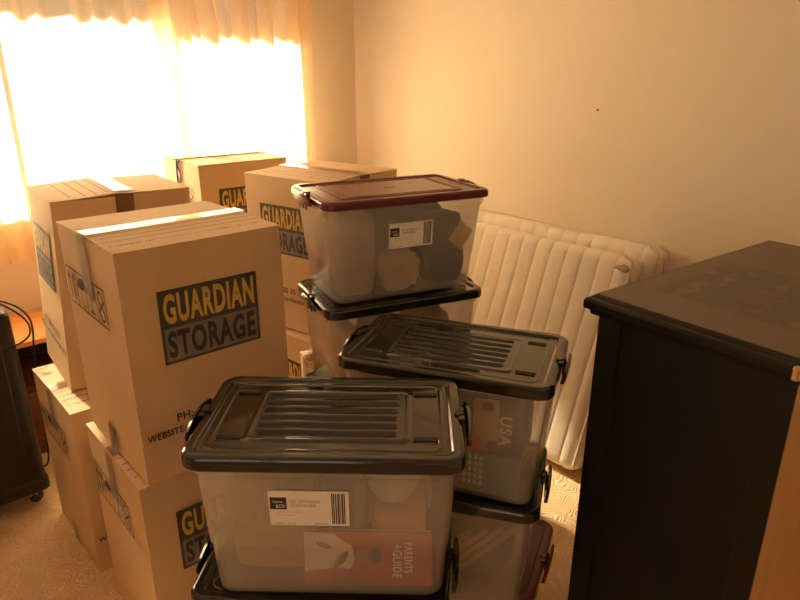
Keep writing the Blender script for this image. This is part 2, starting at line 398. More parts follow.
# ------------------------------------------------------------------ cartons
CW, CD, CH = .415, .42, .596
def make_carton(label, w=CW, d=CD, h=CH, group='moving cartons with a printed logo', seed=1, logo=True, lift=(.006, .003), torn=False, big=True):
    rnd = random.Random(seed)
    a, b = w / 2, d / 2
    t = thing('cardboard_carton', label, 'box', group=group)
    bm = bmesh.new()
    # walls: softly bowed panels
    n = 6; rings = []
    for k in range(9):
        z = .001 + (h - .006) * k / 8; bow = .004 * math.sin(PI * k / 8)
        ring = []
        for (x0, y0, x1, y1, nx, ny) in ((-a, -b, a, -b, 0, -1), (a, -b, a, b, 1, 0), (a, b, -a, b, 0, 1), (-a, b, -a, -b, -1, 0)):
            for i in range(n):
                u = i / n; q = bow * math.sin(PI * u) * .5
                ring.append((x0 + (x1 - x0) * u + nx * q, y0 + (y1 - y0) * u + ny * q, z))
        rings.append(ring)
    loft(bm, rings)
    es = [e for e in bm.edges if abs(e.verts[0].co.z - e.verts[1].co.z) > .01 and
          all(abs(abs(v.co.x) - a) < .0005 and abs(abs(v.co.y) - b) < .0005 for v in e.verts)]
    bmesh.ops.bevel(bm, geom=es, offset=.003, segments=2, affect='EDGES')
    body = obj('carton_wall', bm, M['card'], t)
    # two long top flaps meeting over the seam
    th = .004
    for s in (-1, 1):
        bm = bmesh.new()
        e = .001; lf = lift[0] if s < 0 else lift[1]
        nx_, ny_ = 8, 6
        g = [[[None] * 2 for _ in range(ny_ + 1)] for _ in range(nx_ + 1)]
        for i in range(nx_ + 1):
            for j in range(ny_ + 1):
                x = -a - e + (w + 2 * e) * i / nx_; v = j / ny_
                y = s * (b + e + (.0015 - b - e) * v)
                z = h - th + lf * math.sin(v * PI * .5) * (.6 + .4 * math.sin(i / nx_ * PI)) * v - .0012 * (1 - v)
                for k in (0, 1): g[i][j][k] = bm.verts.new((x, y, z + th * k))
        for i in range(nx_):
            for j in range(ny_):
                for k in (0, 1): bm.faces.new([g[i][j][k], g[i + 1][j][k], g[i + 1][j + 1][k], g[i][j + 1][k]])
        for i in range(nx_):
            for j in (0, ny_): bm.faces.new([g[i][j][0], g[i + 1][j][0], g[i + 1][j][1], g[i][j][1]])
        for j in range(ny_):
            for i in (0, nx_): bm.faces.new([g[i][j][0], g[i][j + 1][0], g[i][j + 1][1], g[i][j][1]])
        fl = obj('top_flap', bm, M['card'], t)
        zt = h + max(lift) * .2 + .0006
        if s < 0 and big:
            # ruled lines and small words printed on the flap; follow its slight rise
            bm = bmesh.new(); F = Face((0, 0, h), (1, 0, 0), (0, 1, 0))
            def rise(y):
                v = (b + y) / b if y < 0 else 1.; return lf * math.sin(v * PI * .5) * v + .0005 - .0012 * (1 - v)
            for y in (-.045, -.078, -.111):
                frect(bm, F, -a + .005, a - .005, y - .0016, y + .0016, rise(y))
            ftiny(bm, F, -a + .012, -a + .085, -.155, -.147, rnd, .0075, rise(-.15)); ftiny(bm, F, -a + .095, -a + .12, -.155, -.147, rnd, .0075, rise(-.15))
            ftiny(bm, F, a - .14, a - .06, -.155, -.147, rnd, .0075, rise(-.15)); ftiny(bm, F, a - .05, a - .03, -.155, -.147, rnd, .0075, rise(-.15))
            frect(bm, F, -a + .13, a - .15, -.1525, -.1505, rise(-.15))
            obj('ruled_print', bm, M['inkbrown'], fl)
    # tape along the seam, and down over both ends
    def top_strip(x0, x1, y0, y1, z, bm):
        k = 14
        lo = []
        for i in range(k + 1):
            x = x0 + (x1 - x0) * i / k; zz = z + rnd.uniform(-.0005, .0006)
            lo.append((bm.verts.new((x, y0, zz - .0006)), bm.verts.new((x, (y0 + y1) / 2, zz)), bm.verts.new((x, y1, zz - .0006))))
        for p, q in zip(lo, lo[1:]):
            bm.faces.new((p[0], q[0], q[1], p[1])); bm.faces.new((p[1], q[1], q[2], p[2]))
    bm = bmesh.new(); top_strip(-a - .002, a + .002, -.028, .028, h + max(lift) * 1.0 + .0012, bm)
    obj('packing_tape', bm, M['tape'], t, recalc=False)
    for s in (-1, 1):
        bm = bmesh.new()
        F = Face((s * (a + .0048), 0, 0), (0, -1, 0) if s < 0 else (0, 1, 0), (0, 0, 1))
        ln = rnd.uniform(.15, .2); sl = rnd.uniform(-.012, .012)
        pts = [(-.028, h + .001), (.028, h + .001), (.028 + sl, h - ln + .012), (.012 + sl, h - ln - .004), (-.004 + sl, h - ln + .01), (-.028 + sl, h - ln)]
        fpoly(bm, F, pts[::-1], .0012)
        obj('packing_tape', bm, M['tapeside'], t, recalc=False)
        bm = bmesh.new(); fpoly(bm, F, [(-.030, .001), (.026, .001), (.026, .075), (-.030, .082)], .0012)
        obj('packing_tape', bm, M['tapeside'], t, recalc=False)
    Ff = Face((-a, -b - .0005, 0), (1, 0, 0), (0, 0, 1))
    H0 = .0036
    if logo:
        for F, dd in ((Ff, w), (Face((a, b + .0005, 0), (-1, 0, 0), (0, 0, 1)), w)):
            x0 = w / 2 - .128; x1 = w / 2 + .128; z0, z1 = .305, .490
            bm = bmesh.new(); frect(bm, F, x0, x1, z0, z1, H0)
            pn = obj('logo_panel', bm, M['panelink'], t)
            bm = bmesh.new(); frect(bm, F, x0 + .007, x1 - .007, z0 + .007, z0 + .090, H0 + .0004)
            obj('logo_band', bm, M['inkgrey'], pn)
            bm = bmesh.new(); ftext(bm, F, 'GUARDIAN', x0 + .011, x1 - .010, z0 + .100, z1 - .010, H0 + .0004, .035)
            obj('lettering', bm, M['inkyellow'], pn)
            bm = bmesh.new(); ftext(bm, F, 'STORAGE', x0 + .013, x1 - .013, z0 + .014, z0 + .083, H0 + .0008, .035)
            obj('lettering', bm, M['ink'], pn)
            bm = bmesh.new()
            ftext(bm, F, 'PH: 1800 35 23 53', w / 2 - .117, w / 2 + .117, .150, .172, H0, .03)
            ftext(bm, F, 'WEBSITE: www.guardianstorage.com.au', w / 2 - .195, w / 2 + .190, .112, .136, H0, .026)
            obj('contact_print', bm, M['ink'], t)
    if big:
        for F in (Face((-a - .0008, b, 0), (0, -1, 0), (0, 0, 1)), Face((a + .0008, -b, 0), (0, 1, 0), (0, 0, 1))):
            bm = bmesh.new(); x0, x1, z0, z1 = .03, .325, .386, .488; W = .0042; c = (x1 - x0) / 4
            fframe(bm, F, x0, x1, z0, z1, W, H0)
            for k in (1, 2, 3): frect(bm, F, x0 + k * c - W / 2, x0 + k * c + W / 2, z0 + W, z1 - W, H0)
            zc = (z0 + z1) / 2
            # this way up
            for q in (.3, .7):
                x = x0 + c * q
                fpoly(bm, F, ((x - .014, z1 - .032), (x + .014, z1 - .032), (x, z1 - .010)), H0); frect(bm, F, x - .004, x + .004, z0 + .016, z1 - .032, H0)
            # umbrella
            x = x0 + c * 1.5
            fpoly(bm, F, [(x + .028 * math.cos(q), zc + .008 + .028 * math.sin(q)) for q in [PI * i / 12 for i in range(13)]], H0)
            frect(bm, F, x - .002, x + .002, z0 + .018, zc + .01, H0)
            fpath(bm, F, [(x + .008 - .008 * math.cos(PI * i / 8) - .0, z0 + .018 - .008 * math.sin(PI * i / 8)) for i in range(9)], .004, H0)
            # glass
            x = x0 + c * 2.5
            fpoly(bm, F, ((x - .019, z1 - .012), (x - .010, zc + .004), (x, zc - .002), (x + .010, zc + .004), (x + .019, z1 - .012)), H0)
            frect(bm, F, x - .0025, x + .0025, z0 + .018, zc, H0); frect(bm, F, x - .016, x + .016, z0 + .012, z0 + .018, H0)
            # hook crossed out
            x = x0 + c * 3.5
            fpath(bm, F, [(x + .018 * math.cos(q), z1 - .032 + .018 * math.sin(q)) for q in [R(-30) + R(240) * i / 10 for i in range(11)]], .005, H0)
            fpath(bm, F, [(x + .018 * math.cos(q), z0 + .032 + .018 * math.sin(q)) for q in [R(150) + R(240) * i / 10 for i in range(11)]], .005, H0)
            fline(bm, F, (x - .022, zc - .018), (x + .022, zc + .018), .006, H0); fline(bm, F, (x - .022, zc + .018), (x + .022, zc - .018), .006, H0)
            obj('handling_symbols', bm, M['inkbrown'], t)
    if torn:
        bm = bmesh.new()
        tube(bm, spline([(-a - .004, .02, h + .003), (-a - .010, .012, h - .02), (-a - .006, .026, h - .055), (-a - .011, .014, h - .085), (-a - .005, .02, h - .11)], 6), .004, 6)
        tube(bm, spline([(-a - .004, -.01, h + .003), (-a - .012, -.004, h - .02), (-a - .006, -.014, h - .06), (-a - .010, -.006, h - .095)], 6), .003, 6)
        obj('torn_tape', bm, M['inkbrown'], t)
    return t

def place(o, x, y, z=0., rz=0.): o.location = (x, y, z); o.rotation_euler = (0, 0, rz); return o

A = make_carton('large carton showing its whole logo, stacked topmost beside the plastic tubs', seed=3)
place(A, .640, 1.634, .603, 0)
dup(A, 'carton directly beneath the one showing its whole logo, own logo half hidden', (.622, 1.646, 0), R(-.6))
dup(A, 'carton on the carpet next to the black wheeled cabinet, bearing a leaning carton', (.604, 2.156, 0), R(.3))
C = make_carton('carton racked out of square, tape folded over its top edge', w=.37, d=.425, h=CH, seed=11, lift=(.012, .004))
for ch in list(C.children):
    shear_mesh(ch, .05, -.045, CH)
    for g in ch.children: shear_mesh(g, .05, -.045, CH)
place(C, .716, 2.300, .603, R(-94))
F_ = dup(A, 'carton behind the maroon lidded tub, its logo cut off by that tub', (1.459, 2.107, .603), R(-77.5))
dup(A, 'carton under the one behind the maroon lidded tub, only a corner of logo showing', (1.436, 2.050, 0), R(-84))
dup(A, 'carton hidden at the bottom of the stack nearest the window corner', (1.37, 2.72, 0), R(-8))
E_ = make_carton('shallow carton under the curtain gap with torn dangling tape on its end', w=.412, d=.39, h=CH, seed=21, torn=True, lift=(.004, .010))
place(E_, 1.372, 2.742, .603, R(-2))
H_ = make_carton('small plain carton wedged between the clear tubs and the tall cartons', w=.15, d=.155, h=.62, seed=31, logo=False, big=False, group='plain cartons')
bm = bmesh.new(); Ft = Face((0, 0, .62), (1, 0, 0), (0, 1, 0)); rn = random.Random(4)
for k in range(4): ftiny(bm, Ft, -.06, .05, .05 - .018 * k, .059 - .018 * k, rn, .008, .0075)
obj('small_print', bm, M['inkbrown'], H_)
place(H_, 1.190, 1.732, 0, R(-17))

# ------------------------------------------------------------------ storage tubs
LIDCACHE = {}
def lid_mesh(L, W, skirt, kind):
    key = (L, W, skirt, kind)
    if key in LIDCACHE: return LIDCACHE[key]
    nx, ny = (230, 150)
    a, b, r = L / 2, W / 2, .036
    def sm(e0, e1, x):
        t = max(0, min(1, (x - e0) / (e1 - e0))); return t * t * (3 - 2 * t)
    def sd(x, y, hx, hy, rr):            # signed distance to a rounded rectangle, negative inside
        qx, qy = abs(x) - hx + rr, abs(y) - hy + rr
        return math.hypot(max(qx, 0), max(qy, 0)) + min(max(qx, qy), 0) - rr
    def hgt(x, y):
        d = sd(x, y, a, b, r)
        z = -.003 * sm(-.006, 0, d)                                  # rolled edge
        z -= .0050 * (1 - sm(-.024, -.019, d))
        if kind == 'slots':
            d2 = sd(x, y, a - .038, b - .034, .02)
            z += .0014 * (1 - sm(.0010, .0026, abs(d2)))             # raised line round the panel
            dp = sd(x, y, a - .098, b - .062, .016)
            z += .0022 * (1 - sm(-.001, .003, dp))                   # raised pad
            z += .0010 * (1 - sm(.001, .003, abs(dp + .005)))
            ns = 6; pw = (b - .062) * 2 - .022
            for k in range(ns):
                yc = -pw / 2 + pw * (k + .5) / ns
                ds = sd(x + .004, y - yc, a - .118, pw / ns * .27, .006)
                z -= .0070 * (1 - sm(-.003, .0012, ds))
            for sx_ in (-1, 1):
                for sy_ in (-1, 1):
                    dn = sd(x - sx_ * (a - .068), y - sy_ * (b - .072), .021, .0085, .002)
                    z -= .007 * (1 - sm(-.0015, .001, dn))
        else:
            dp = sd(x, y, a - .066, b - .044, .012)
            z += .0036 * (1 - sm(-.003, .002, dp))
            z -= .0022 * (1 - sm(.0012, .0028, abs(dp + .010)))
            z -= .0022 * (1 - sm(.0012, .0028, abs(dp + .018)))
            if abs(x) > a - .066 + .004 and abs(x) < a - .026 and abs(y) < b - .04:
                z += .0012 * (1 + math.sin((abs(x) - a) / .0075 * 2 * PI)) * .5
            dm = sd(x, y, .016, .0045, .003)
            z += .0012 * (1 - sm(-.001, .001, dm))
        return z
    verts = []; faces = []
    for j in range(ny + 1):
        for i in range(nx + 1):
            u, v = 2 * i / nx - 1, 2 * j / ny - 1
            m = max(abs(u), abs(v))
            x, y = u * a, v * b
            if m > .0:
                # radial squeeze so the boundary follows the rounded rectangle
                px, py = x / m, y / m
                lo, hi = .5, 1.
                if sd(px, py, a, b, r) > 1e-6:
                    for _ in range(22):
                        mid = (lo + hi) / 2
                        if sd(px * mid, py * mid, a, b, r) > 0: hi = mid
                        else: lo = mid
                    k = 1 - (1 - lo) * m ** 8
                    x, y = x * k, y * k
            verts.append((x, y, hgt(x, y)))
    idx = lambda i, j: j * (nx + 1) + i
    for j in range(ny):
        for i in range(nx): faces.append((idx(i, j), idx(i + 1, j), idx(i + 1, j + 1), idx(i, j + 1)))
    ring = [idx(i, 0) for i in range(nx)] + [idx(nx, j) for j in range(ny)] + [idx(i, ny) for i in range(nx, 0, -1)] + [idx(0, j) for j in range(ny, 0, -1)]
    prev = ring
    for (grow, z) in ((.0016, -.006), (.0022, -.012), (.0026, -skirt + .003), (.0014, -skirt), (-.010, -skirt), (-.014, -.0105)):
        cur = []
        for q in ring:
            x, y, _ = verts[q]; l = math.hypot(x, y)
            sx_, sy_ = (x * (1 + grow / a), y * (1 + grow / b))
            verts.append((sx_, sy_, z)); cur.append(len(verts) - 1)
        for k in range(len(ring)):
            k2 = (k + 1) % len(ring); faces.append((prev[k], cur[k], cur[k2], prev[k2]))
        prev = cur
    faces.append(tuple(prev))
    me = bpy.data.meshes.new('lid'); me.from_pydata(verts, [], faces); me.update()
    bm = bmesh.new(); bm.from_mesh(me); bmesh.ops.recalc_face_normals(bm, faces=bm.faces); bm.to_mesh(me); bm.free()
    for k, p in enumerate(me.polygons): p.use_smooth = k < nx * ny
    LIDCACHE[key] = me
    return me

def clip_bm(s, a, ztop, wid=.148):
    """slim snap handle along the end of the lid: two hooked arms, a grip bar standing off the edge, a pivot at its middle"""
    bm = bmesh.new()
    def prof(pts, y0, y1):
        loft(bm, [[(s * x, y, ztop + z) for x, z in pts] for y in (y0, y1)])
    w = wid / 2
    hook = [(a - .006, .0030), (a + .005, .0035), (a + .0090, -.003), (a + .0100, -.026), (a + .0075, -.042), (a + .0045, -.043), (a + .005, -.030), (a + .0045, -.008), (a + .001, -.0010), (a - .006, -.0010)]
    prof(hook, -w * .30, -w * .30 + .016); prof(hook, w * .30 - .016, w * .30)
    n = 18                                        # the bar: bowed slightly outward, tapering to its ends
    rings = []
    for i in range(n + 1):
        u = 2 * i / n - 1; y = u * w
        k = (1 - abs(u) ** 4); x = a + .0105 + .0030 * (1 - u * u); hz = .0065 + .0050 * k; zc = -.010 - .007 * u * u; hx = .0045 + .0015 * k
        rings.append([(s * (x - hx), y, ztop + zc - hz), (s * (x + hx), y, ztop + zc - hz * .8), (s * (x + hx), y, ztop + zc + hz * .7), (s * (x - hx * .2), y, ztop + zc + hz)])
    loft(bm, rings)
    bmesh.ops.bevel(bm, geom=[e for e in bm.edges if e.calc_length() > .004], offset=.0008, segments=1, affect='EDGES')
    lathe(bm, [(.0090, -.002), (.0090, .0042), (.0065, .0058)], 14, (s * (a - .004), 0, ztop))
    return bm

def card_parts(t, cx, y, z, rnd, w=.125, h=.066):
    w_, w = w, .125; k_ = w_ / w; h = h / k_; made = []
    F = Face((cx - w / 2, y, z), (1, 0, 0), (0, 0, 1))
    F = Face((-w / 2, 0, 0), (1, 0, 0), (0, 0, 1)); cx0, cx = cx, 0
    bm = bmesh.new(); box(bm, cx - w / 2, cx + w / 2, y - .0016, y + .0004, z, z + h)
    c = obj('product_card', bm, M['paperwhite'], t)
    bm = bmesh.new(); frect(bm, F, .002, .028, h * .47, h * .82, .0020); sq = obj('logo_square', bm, M['ink'], c)
    bm = bmesh.new()
    ftext(bm, F, 'home', .007, .022, h * .66, h * .74, .0024, .0); ftext(bm, F, '&CO', .011, .025, h * .52, h * .62, .0024, .012)
    obj('lettering', bm, M['paperwhite'], c)
    bm = bmesh.new()
    ftext(bm, F, '55L STORAGE', .033, .080, h * .66, h * .75, .0020, .0); ftext(bm, F, 'CONTAINER', .033, .074, h * .545, h * .635, .0020, .0)
    obj('lettering', bm, M['inkgrey'], c); bm = bmesh.new()
    ftiny(bm, F, .012, .050, h * .385, h * .40, rnd, .003, .0020); ftiny(bm, F, .012, .042, h * .30, h * .315, rnd, .003, .0020)
    ftiny(bm, F, .006, .040, h * .045, h * .075, rnd, .003, .0020); ftiny(bm, F, .070, .092, h * .045, h * .085, rnd, .003, .0020)
    obj('small_print', bm, M['inkgrey'], c)
    bm = bmesh.new(); x = .098
    while x < .1195:
        bw = rnd.choice((.0008, .0012, .0018, .0026)); frect(bm, F, x, x + bw, h * .06, h * .95, .0020); x += bw + rnd.choice((.0007, .001, .0015))
    obj('barcode', bm, M['bar'], c)
    c.scale = (k_, 1, k_); c.location.x = cx0

def make_tub(label, L=.494, W=.315, H=.3175, base=(.431, .262), skirt=.027, lid='black', kind='slots', card=None, seed=1, group='frosted storage tubs with clip lids'):
    t = thing('storage_tub', label, 'storage container', group=group)
    ha, hb = base[0] / 2, base[1] / 2; ta, tb = L / 2 - .0115, W / 2 - .0125
    top = H - .0115
    def ring(k, z, off=0., r=.034):
        return [(x, y, z) for x, y in rrect(ha + (ta - ha) * k + off, hb + (tb - hb) * k + off, r + off, 7)]
    bm = bmesh.new()
    st = .36
    rings = [ring(0, .0, -.012, .034), ring(0, .001, -.006), ring(0, .005, -.001), ring(.03, .012, 0),
             ring(st - .01, top * st, -.0015), ring(st, top * st + .003, .0015), ring(.55, top * .55, .0006), ring(.8, top * .8, .0003), ring(.95, top - .034, 0), ring(.96, top - .032, .004), ring(1, top - .030, .0045), ring(1, top, .0045)]
    inner = [ring(1, top, .001), ring(.97, top - .033, -.003), ring(st, top * st + .004, -.0025), ring(st - .01, top * st, -.0045), ring(.03, .012, -.004), ring(0, .006, -.012)]
    loft(bm, rings + inner)
    obj('tub', bm, M['tub'], t, smooth=False)
    tubo = t.children[-1] if t.children else None
    for p in tubo.data.polygons: p.use_smooth = len(p.vertices) == 4
    obj('lid', lid_mesh(L, W, skirt, kind), M[lid], t, loc=(0, 0, H))
    lo = t.children
    for s in (-1, 1): obj('clip_handle', clip_bm(s, L / 2, H), M[lid], t)
    if card:
        cx, cz, cw, chh = card
        k = (cz + chh * .5) / top; y = -(hb + (tb - hb) * k) - .0025
        rnd = random.Random(seed)
        card_parts(t, cx, 0, 0, rnd, cw, chh)
        lean = math.atan2(tb - hb, top)
        for c in t.children:
            if c.name.startswith('product_card'):
                c.location = (cx, y, cz); c.rotation_euler = (lean * 1.0, 0, 0)
                c.location.y = -(hb + (tb - hb) * cz / top) - .0026
    return t

U = .3178
CAM = Vector((0, 0, 1.58))
fr = (.632, .911, R(-43))
f1 = make_tub('black lidded clear tub with a white product card, on top beside the big logo carton', card=(-.027, .170, .142, .075), seed=5)
place(f1, fr[0], fr[1], 2 * U, fr[2])
f2 = make_tub('clear tub carrying the carded tub, only its black lid corner peeping out')
place(f2, .620, .918, U, R(-47))
dup(f2, 'clear tub on the carpet at the foot of the carded tub stack', (.628, .914, 0), R(-45))
dup(f2, 'black lidded tub with dark booklet inside, topmost between the carded tub and black dresser', (1.042, .976, 2 * U), R(-61.4))
dup(f2, 'middle tub of the stack beside the black dresser, above the maroon lid', (1.024, .986, U), R(-57))
r3 = make_tub('tub on the carpet near the black dresser with its maroon lid jutting out below', L=.487, W=.315, lid='maroon', skirt=.026, kind='panel')
place(r3, 1.139, 1.031, 0, R(-64))
dup(f2, 'clear tub just under the maroon lidded tub that wears a white card', (1.222, 1.434, 2 * U), R(-16.7))
dup(f2, 'third tub down below the carded maroon lidded tub, mostly hidden', (1.225, 1.432, U), R(-16))
dup(f2, 'tub on the carpet beneath the carded maroon lidded tub, hidden by others', (1.226, 1.468, 0), R(-17))
b1 = make_tub('maroon lidded tub with a white product card at the top of the tallest tub stack', L=.503, W=.325, H=.296, base=(.431, .25), lid='maroon', skirt=.022, kind='panel', card=(.002, .150, .135, .072), seed=8)
place(b1, 1.230, 1.440, 3 * U, R(-16))

# ------------------------------------------------------------------ what is packed inside the tubs
def blob(name, label, cat, mat, frame, lx, ly, lz, sx, sy, sz, seed, amp=.25, e=.7, group='packed things inside the tubs'):
    """soft folded bundle: a rounded block with creases"""
    x0, y0, z0, rz = frame
    bm = bmesh.new(); bmesh.ops.create_icosphere(bm, subdivisions=4, radius=1.)
    off = Vector((seed * 3.1, seed * 1.7, seed * .9))
    zmin = 0
    for v in bm.verts:
        c = v.co.copy()
        q = Vector([math.copysign(abs(k) ** e, k) for k in c])
        n = noise.noise(c * 1.6 + off) * amp + noise.noise(c * 4. + off) * amp * .35
        q *= 1 + n
        v.co = Vector((q.x * sx, q.y * sy, q.z * sz))
    zmin = min(v.co.z for v in bm.verts)
    for v in bm.verts:
        v.co.z -= zmin
    c, s = math.cos(rz), math.sin(rz)
    o = obj(name, bm, mat, loc=(x0 + lx * c - ly * s, y0 + lx * s + ly * c, z0 + lz), rot=(0, 0, rz), smooth=True)
    return tag(o, label, cat, group)

def booklet(label, mat, frame, x0, x1, z0, z1, y, lean, build, group='packed things inside the tubs'):
    t = thing('booklet', label, 'book', group=group)
    fx, fy, fz, rz = frame
    c, s = math.cos(rz), math.sin(rz)
    cx = (x0 + x1) / 2
    t.location = (fx + cx * c - y * s, fy + cx * s + y * c, fz + z0); t.rotation_euler = (lean, 0, rz)
    w, h = x1 - x0, z1 - z0
    cov = obj('cover', bx(-w / 2, w / 2, 0, .004, 0, h, bevel=.0006, seg=1), mat, t)
    obj('page_block', bx(-w / 2 + .002, w / 2 - .002, .004, .010, .001, h - .002), M['paperwhite'], t)
    build(Face((-w / 2, 0, 0), (1, 0, 0), (0, 0, 1)), w, h, cov)
    return t

S1 = (fr[0], fr[1], 2 * U + .007, fr[2])
def guide(F, w, h, cov):
    bm = bmesh.new()
    fpoly(bm, F, ((.002, .030), (.002, h - .002), (.060, h - .006), (.075, h - .020), (.092, h - .030), (.098, h - .060), (.088, h - .082), (.062, h - .078), (.045, .036)), .0005)
    obj('printed_shirt', bm, M['paperwhite'], cov)
    bm = bmesh.new(); fell(bm, F, .116, h - .052, .020, .016, .0009); fell(bm, F, .040, h - .030, .016, .006, .0009, rot=-.4); fell(bm, F, .068, h - .064, .007, .018, .0009, rot=-.5)
    obj('printed_skin', bm, M['skin'], cov)
    bm = bmesh.new(); fell(bm, F, .136, h - .050, .013, .017, .0013); fell(bm, F, .076, h - .058, .006, .018, .0013, rot=-.5); obj('printed_hair', bm, M['hair'], cov)
    bm = bmesh.new()
    ftext(bm, F, 'PARENTS', w - .052, w - .036, .030, h - .022, .0006, .03, turn=1); ftext(bm, F, '+GUIDE', w - .074, w - .056, .018, h - .026, .0006, .03, turn=1)
    obj('lettering', bm, M['paperwhite'], cov)
booklet('red booklet with white lettering and a photo inside the carded black lidded tub', M['red'], S1, -.050, .193, .002, .120, -.113, R(-4), guide)
lathe_bm = bmesh.new()
lathe(lathe_bm, [(.026, 0), (.034, .002), (.050, .03), (.057, .075), (.060, .078), (.058, .08), (.054, .075), (.047, .03), (.030, .006)], 28)
c_, s_ = math.cos(fr[2]), math.sin(fr[2])
o = obj('bowl', lathe_bm, M['bowl'], loc=(fr[0] + .118 * c_ + .050 * s_, fr[1] + .118 * s_ - .050 * c_, 2 * U + .174), smooth=True)
tag(o, 'pale greenish plastic bowl on top of the clothes in the carded black lidded tub', 'bowl', 'packed things inside the tubs')
blob('folded_cloth', 'tan cloth bundle at the carton end of the carded black lidded tub', 'cloth', M['tancloth'], S1, -.114, -.024, 0, .084, .070, .118, 2, amp=.07, e=.38)
blob('folded_cloth', 'dark grey bundle in the middle of the carded black lidded tub', 'cloth', M['tealcloth'], S1, .024, -.030, 0, .044, .058, .118, 3, amp=.10, e=.45)
blob('folded_cloth', 'orange bundle above the red booklet in the carded black lidded tub', 'cloth', M['orangecloth'], S1, .130, -.026, 0, .052, .062, .074, 4, amp=.10, e=.45)
blob('folded_blanket', 'tan blanket standing at the back of the carded black lidded tub', 'blanket', M['tancloth'], S1, .0, .088, 0, .195, .032, .118, 5, amp=.06, e=.35)

S2 = (1.042, .976, 2 * U + .007, R(-61.4))
def usa(F, w, h, cov):
    bm = bmesh.new(); fpoly(bm, F, ((.055, .012), (.060, h - .012), (.115, h - .008), (.118, .030), (.100, .012)), .0005); obj('printed_wall', bm, M['tancloth'], cov)
    bm = bmesh.new(); fell(bm, F, .074, h - .030, .017, .014, .0009); fell(bm, F, .092, .024, .015, .014, .0009); obj('printed_skin', bm, M['skin'], cov)
    bm = bmesh.new(); fell(bm, F, .090, h - .028, .016, .012, .0013); fell(bm, F, .104, .026, .014, .015, .0013); obj('printed_hair', bm, M['hair'], cov)
    bm = bmesh.new(); fpoly(bm, F, ((.020, .012), (.030, .058), (.052, .062), (.078, .040), (.080, .010), (.050, .002)), .0011); obj('printed_shirt', bm, M['redshirt'], cov)
    bm = bmesh.new(); ftext(bm, F, 'USA', w - .054, w - .026, .030, h - .046, .0006, .03, turn=1); obj('lettering', bm, M['paperwhite'], cov)
booklet('dark slate booklet lettered USA inside the upper tub beside the dresser', M['darkprint'], S2, .020, .192, .112, .262, -.128, R(0), usa)
def teal(F, w, h, cov):
    bm = bmesh.new()
    for k in range(4):
        for q in range(5): frect(bm, F, .055 + k * .013, .062 + k * .013, .020 + q * .016, .031 + q * .016, .0006)
    obj('lettering', bm, M['paperwhite'], cov)
booklet('pale teal booklet below the dark slate one in the upper tub beside the dresser', M['tealprint'], S2, .000, .186, .0, .108, -.117, R(-2), teal)
blob('folded_cloth', 'grey bundle behind the two booklets in the upper tub beside the dresser', 'cloth', M['darkcloth'], S2, .085, .020, 0, .098, .080, .112, 7, amp=.10, e=.5)
blob('folded_cloth', 'tan bundle in the hidden end of the upper tub beside the dresser', 'cloth', M['tancloth'], S2, -.125, 0, 0, .062, .095, .110, 8, amp=.12, e=.5)

S3 = (1.024, .986, U + .007, R(-57))
for k in range(4):
    t_o = obj('wooden_slat', bx(-.10, .10, -.006, .006, -.008, .008, bevel=.002, seg=1), M['woodslat'])
    c_, s_ = math.cos(S3[3]), math.sin(S3[3]); lx, ly = .075 + .036 * k - .05, -.108
    t_o.location = (S3[0] + lx * c_ - ly * s_, S3[1] + lx * s_ + ly * c_, S3[2] + .125 + .012 * k); t_o.rotation_euler = (0, R(-48), S3[3])
    tag(t_o, 'slanting wooden slat inside the middle tub beside the dresser', 'wood slat', 'slats inside the middle tub')
blob('folded_cloth', 'olive bundle filling the middle tub beside the dresser', 'cloth', M['olivecloth'], S3, .0, .022, 0, .175, .080, .112, 9, amp=.12, e=.5)

S4 = (1.230, 1.440, 3 * U + .007, R(-16))
blob('knitted_hat', 'cream knitted bundle pressed against the front of the carded maroon lidded tub', 'hat', M['creamcloth'], S4, -.014, -.078, .002, .056, .040, .060, 12, amp=.45)
blob('folded_cloth', 'pale tan bundle at the carton end of the carded maroon lidded tub', 'cloth', M['palecloth'], S4, -.142, -.050, 0, .056, .056, .122, 13, amp=.06, e=.32)
blob('folded_cloth', 'charcoal bundle under the yellow card in the carded maroon lidded tub', 'cloth', M['darkcloth'], S4, .140, -.052, 0, .066, .052, .104, 15, amp=.10, e=.38)
blob('folded_blanket', 'olive blanket filling the back of the carded maroon lidded tub', 'blanket', M['olivecloth'], S4, .0, .060, 0, .200, .050, .118, 14, amp=.06, e=.35)
o = obj('yellow_card', bx(-.028, .028, -.002, .002, -.034, .034), M['yellowcard'])
c_, s_ = math.cos(S4[3]), math.sin(S4[3]); o.location = (S4[0] + .182 * c_ + .111 * s_, S4[1] + .182 * s_ - .111 * c_, S4[2] + .150); o.rotation_euler = (0, R(38), S4[3] + R(2))
tag(o, 'yellow card tilted in the far end of the carded maroon lidded tub', 'card', 'packed things inside the tubs')
S5 = (1.222, 1.434, 2 * U + .007, R(-16.7))
blob('folded_cloth', 'olive bundle in the tub just under the carded maroon lidded one', 'cloth', M['olivecloth'], S5, -.035, -.010, 0, .062, .092, .108, 16, amp=.14, e=.55)
blob('folded_cloth', 'dusty pink bundle in the tub just under the carded maroon lidded one', 'cloth', M['pinkcloth'], S5, .118, -.005, 0, .066, .092, .112, 17, amp=.14, e=.55)
blob('folded_cloth', 'cream bundle at the carton end of the tub under the carded maroon lidded one', 'cloth', M['creamcloth'], S5, -.155, 0, 0, .036, .085, .112, 18, amp=.12, e=.6)

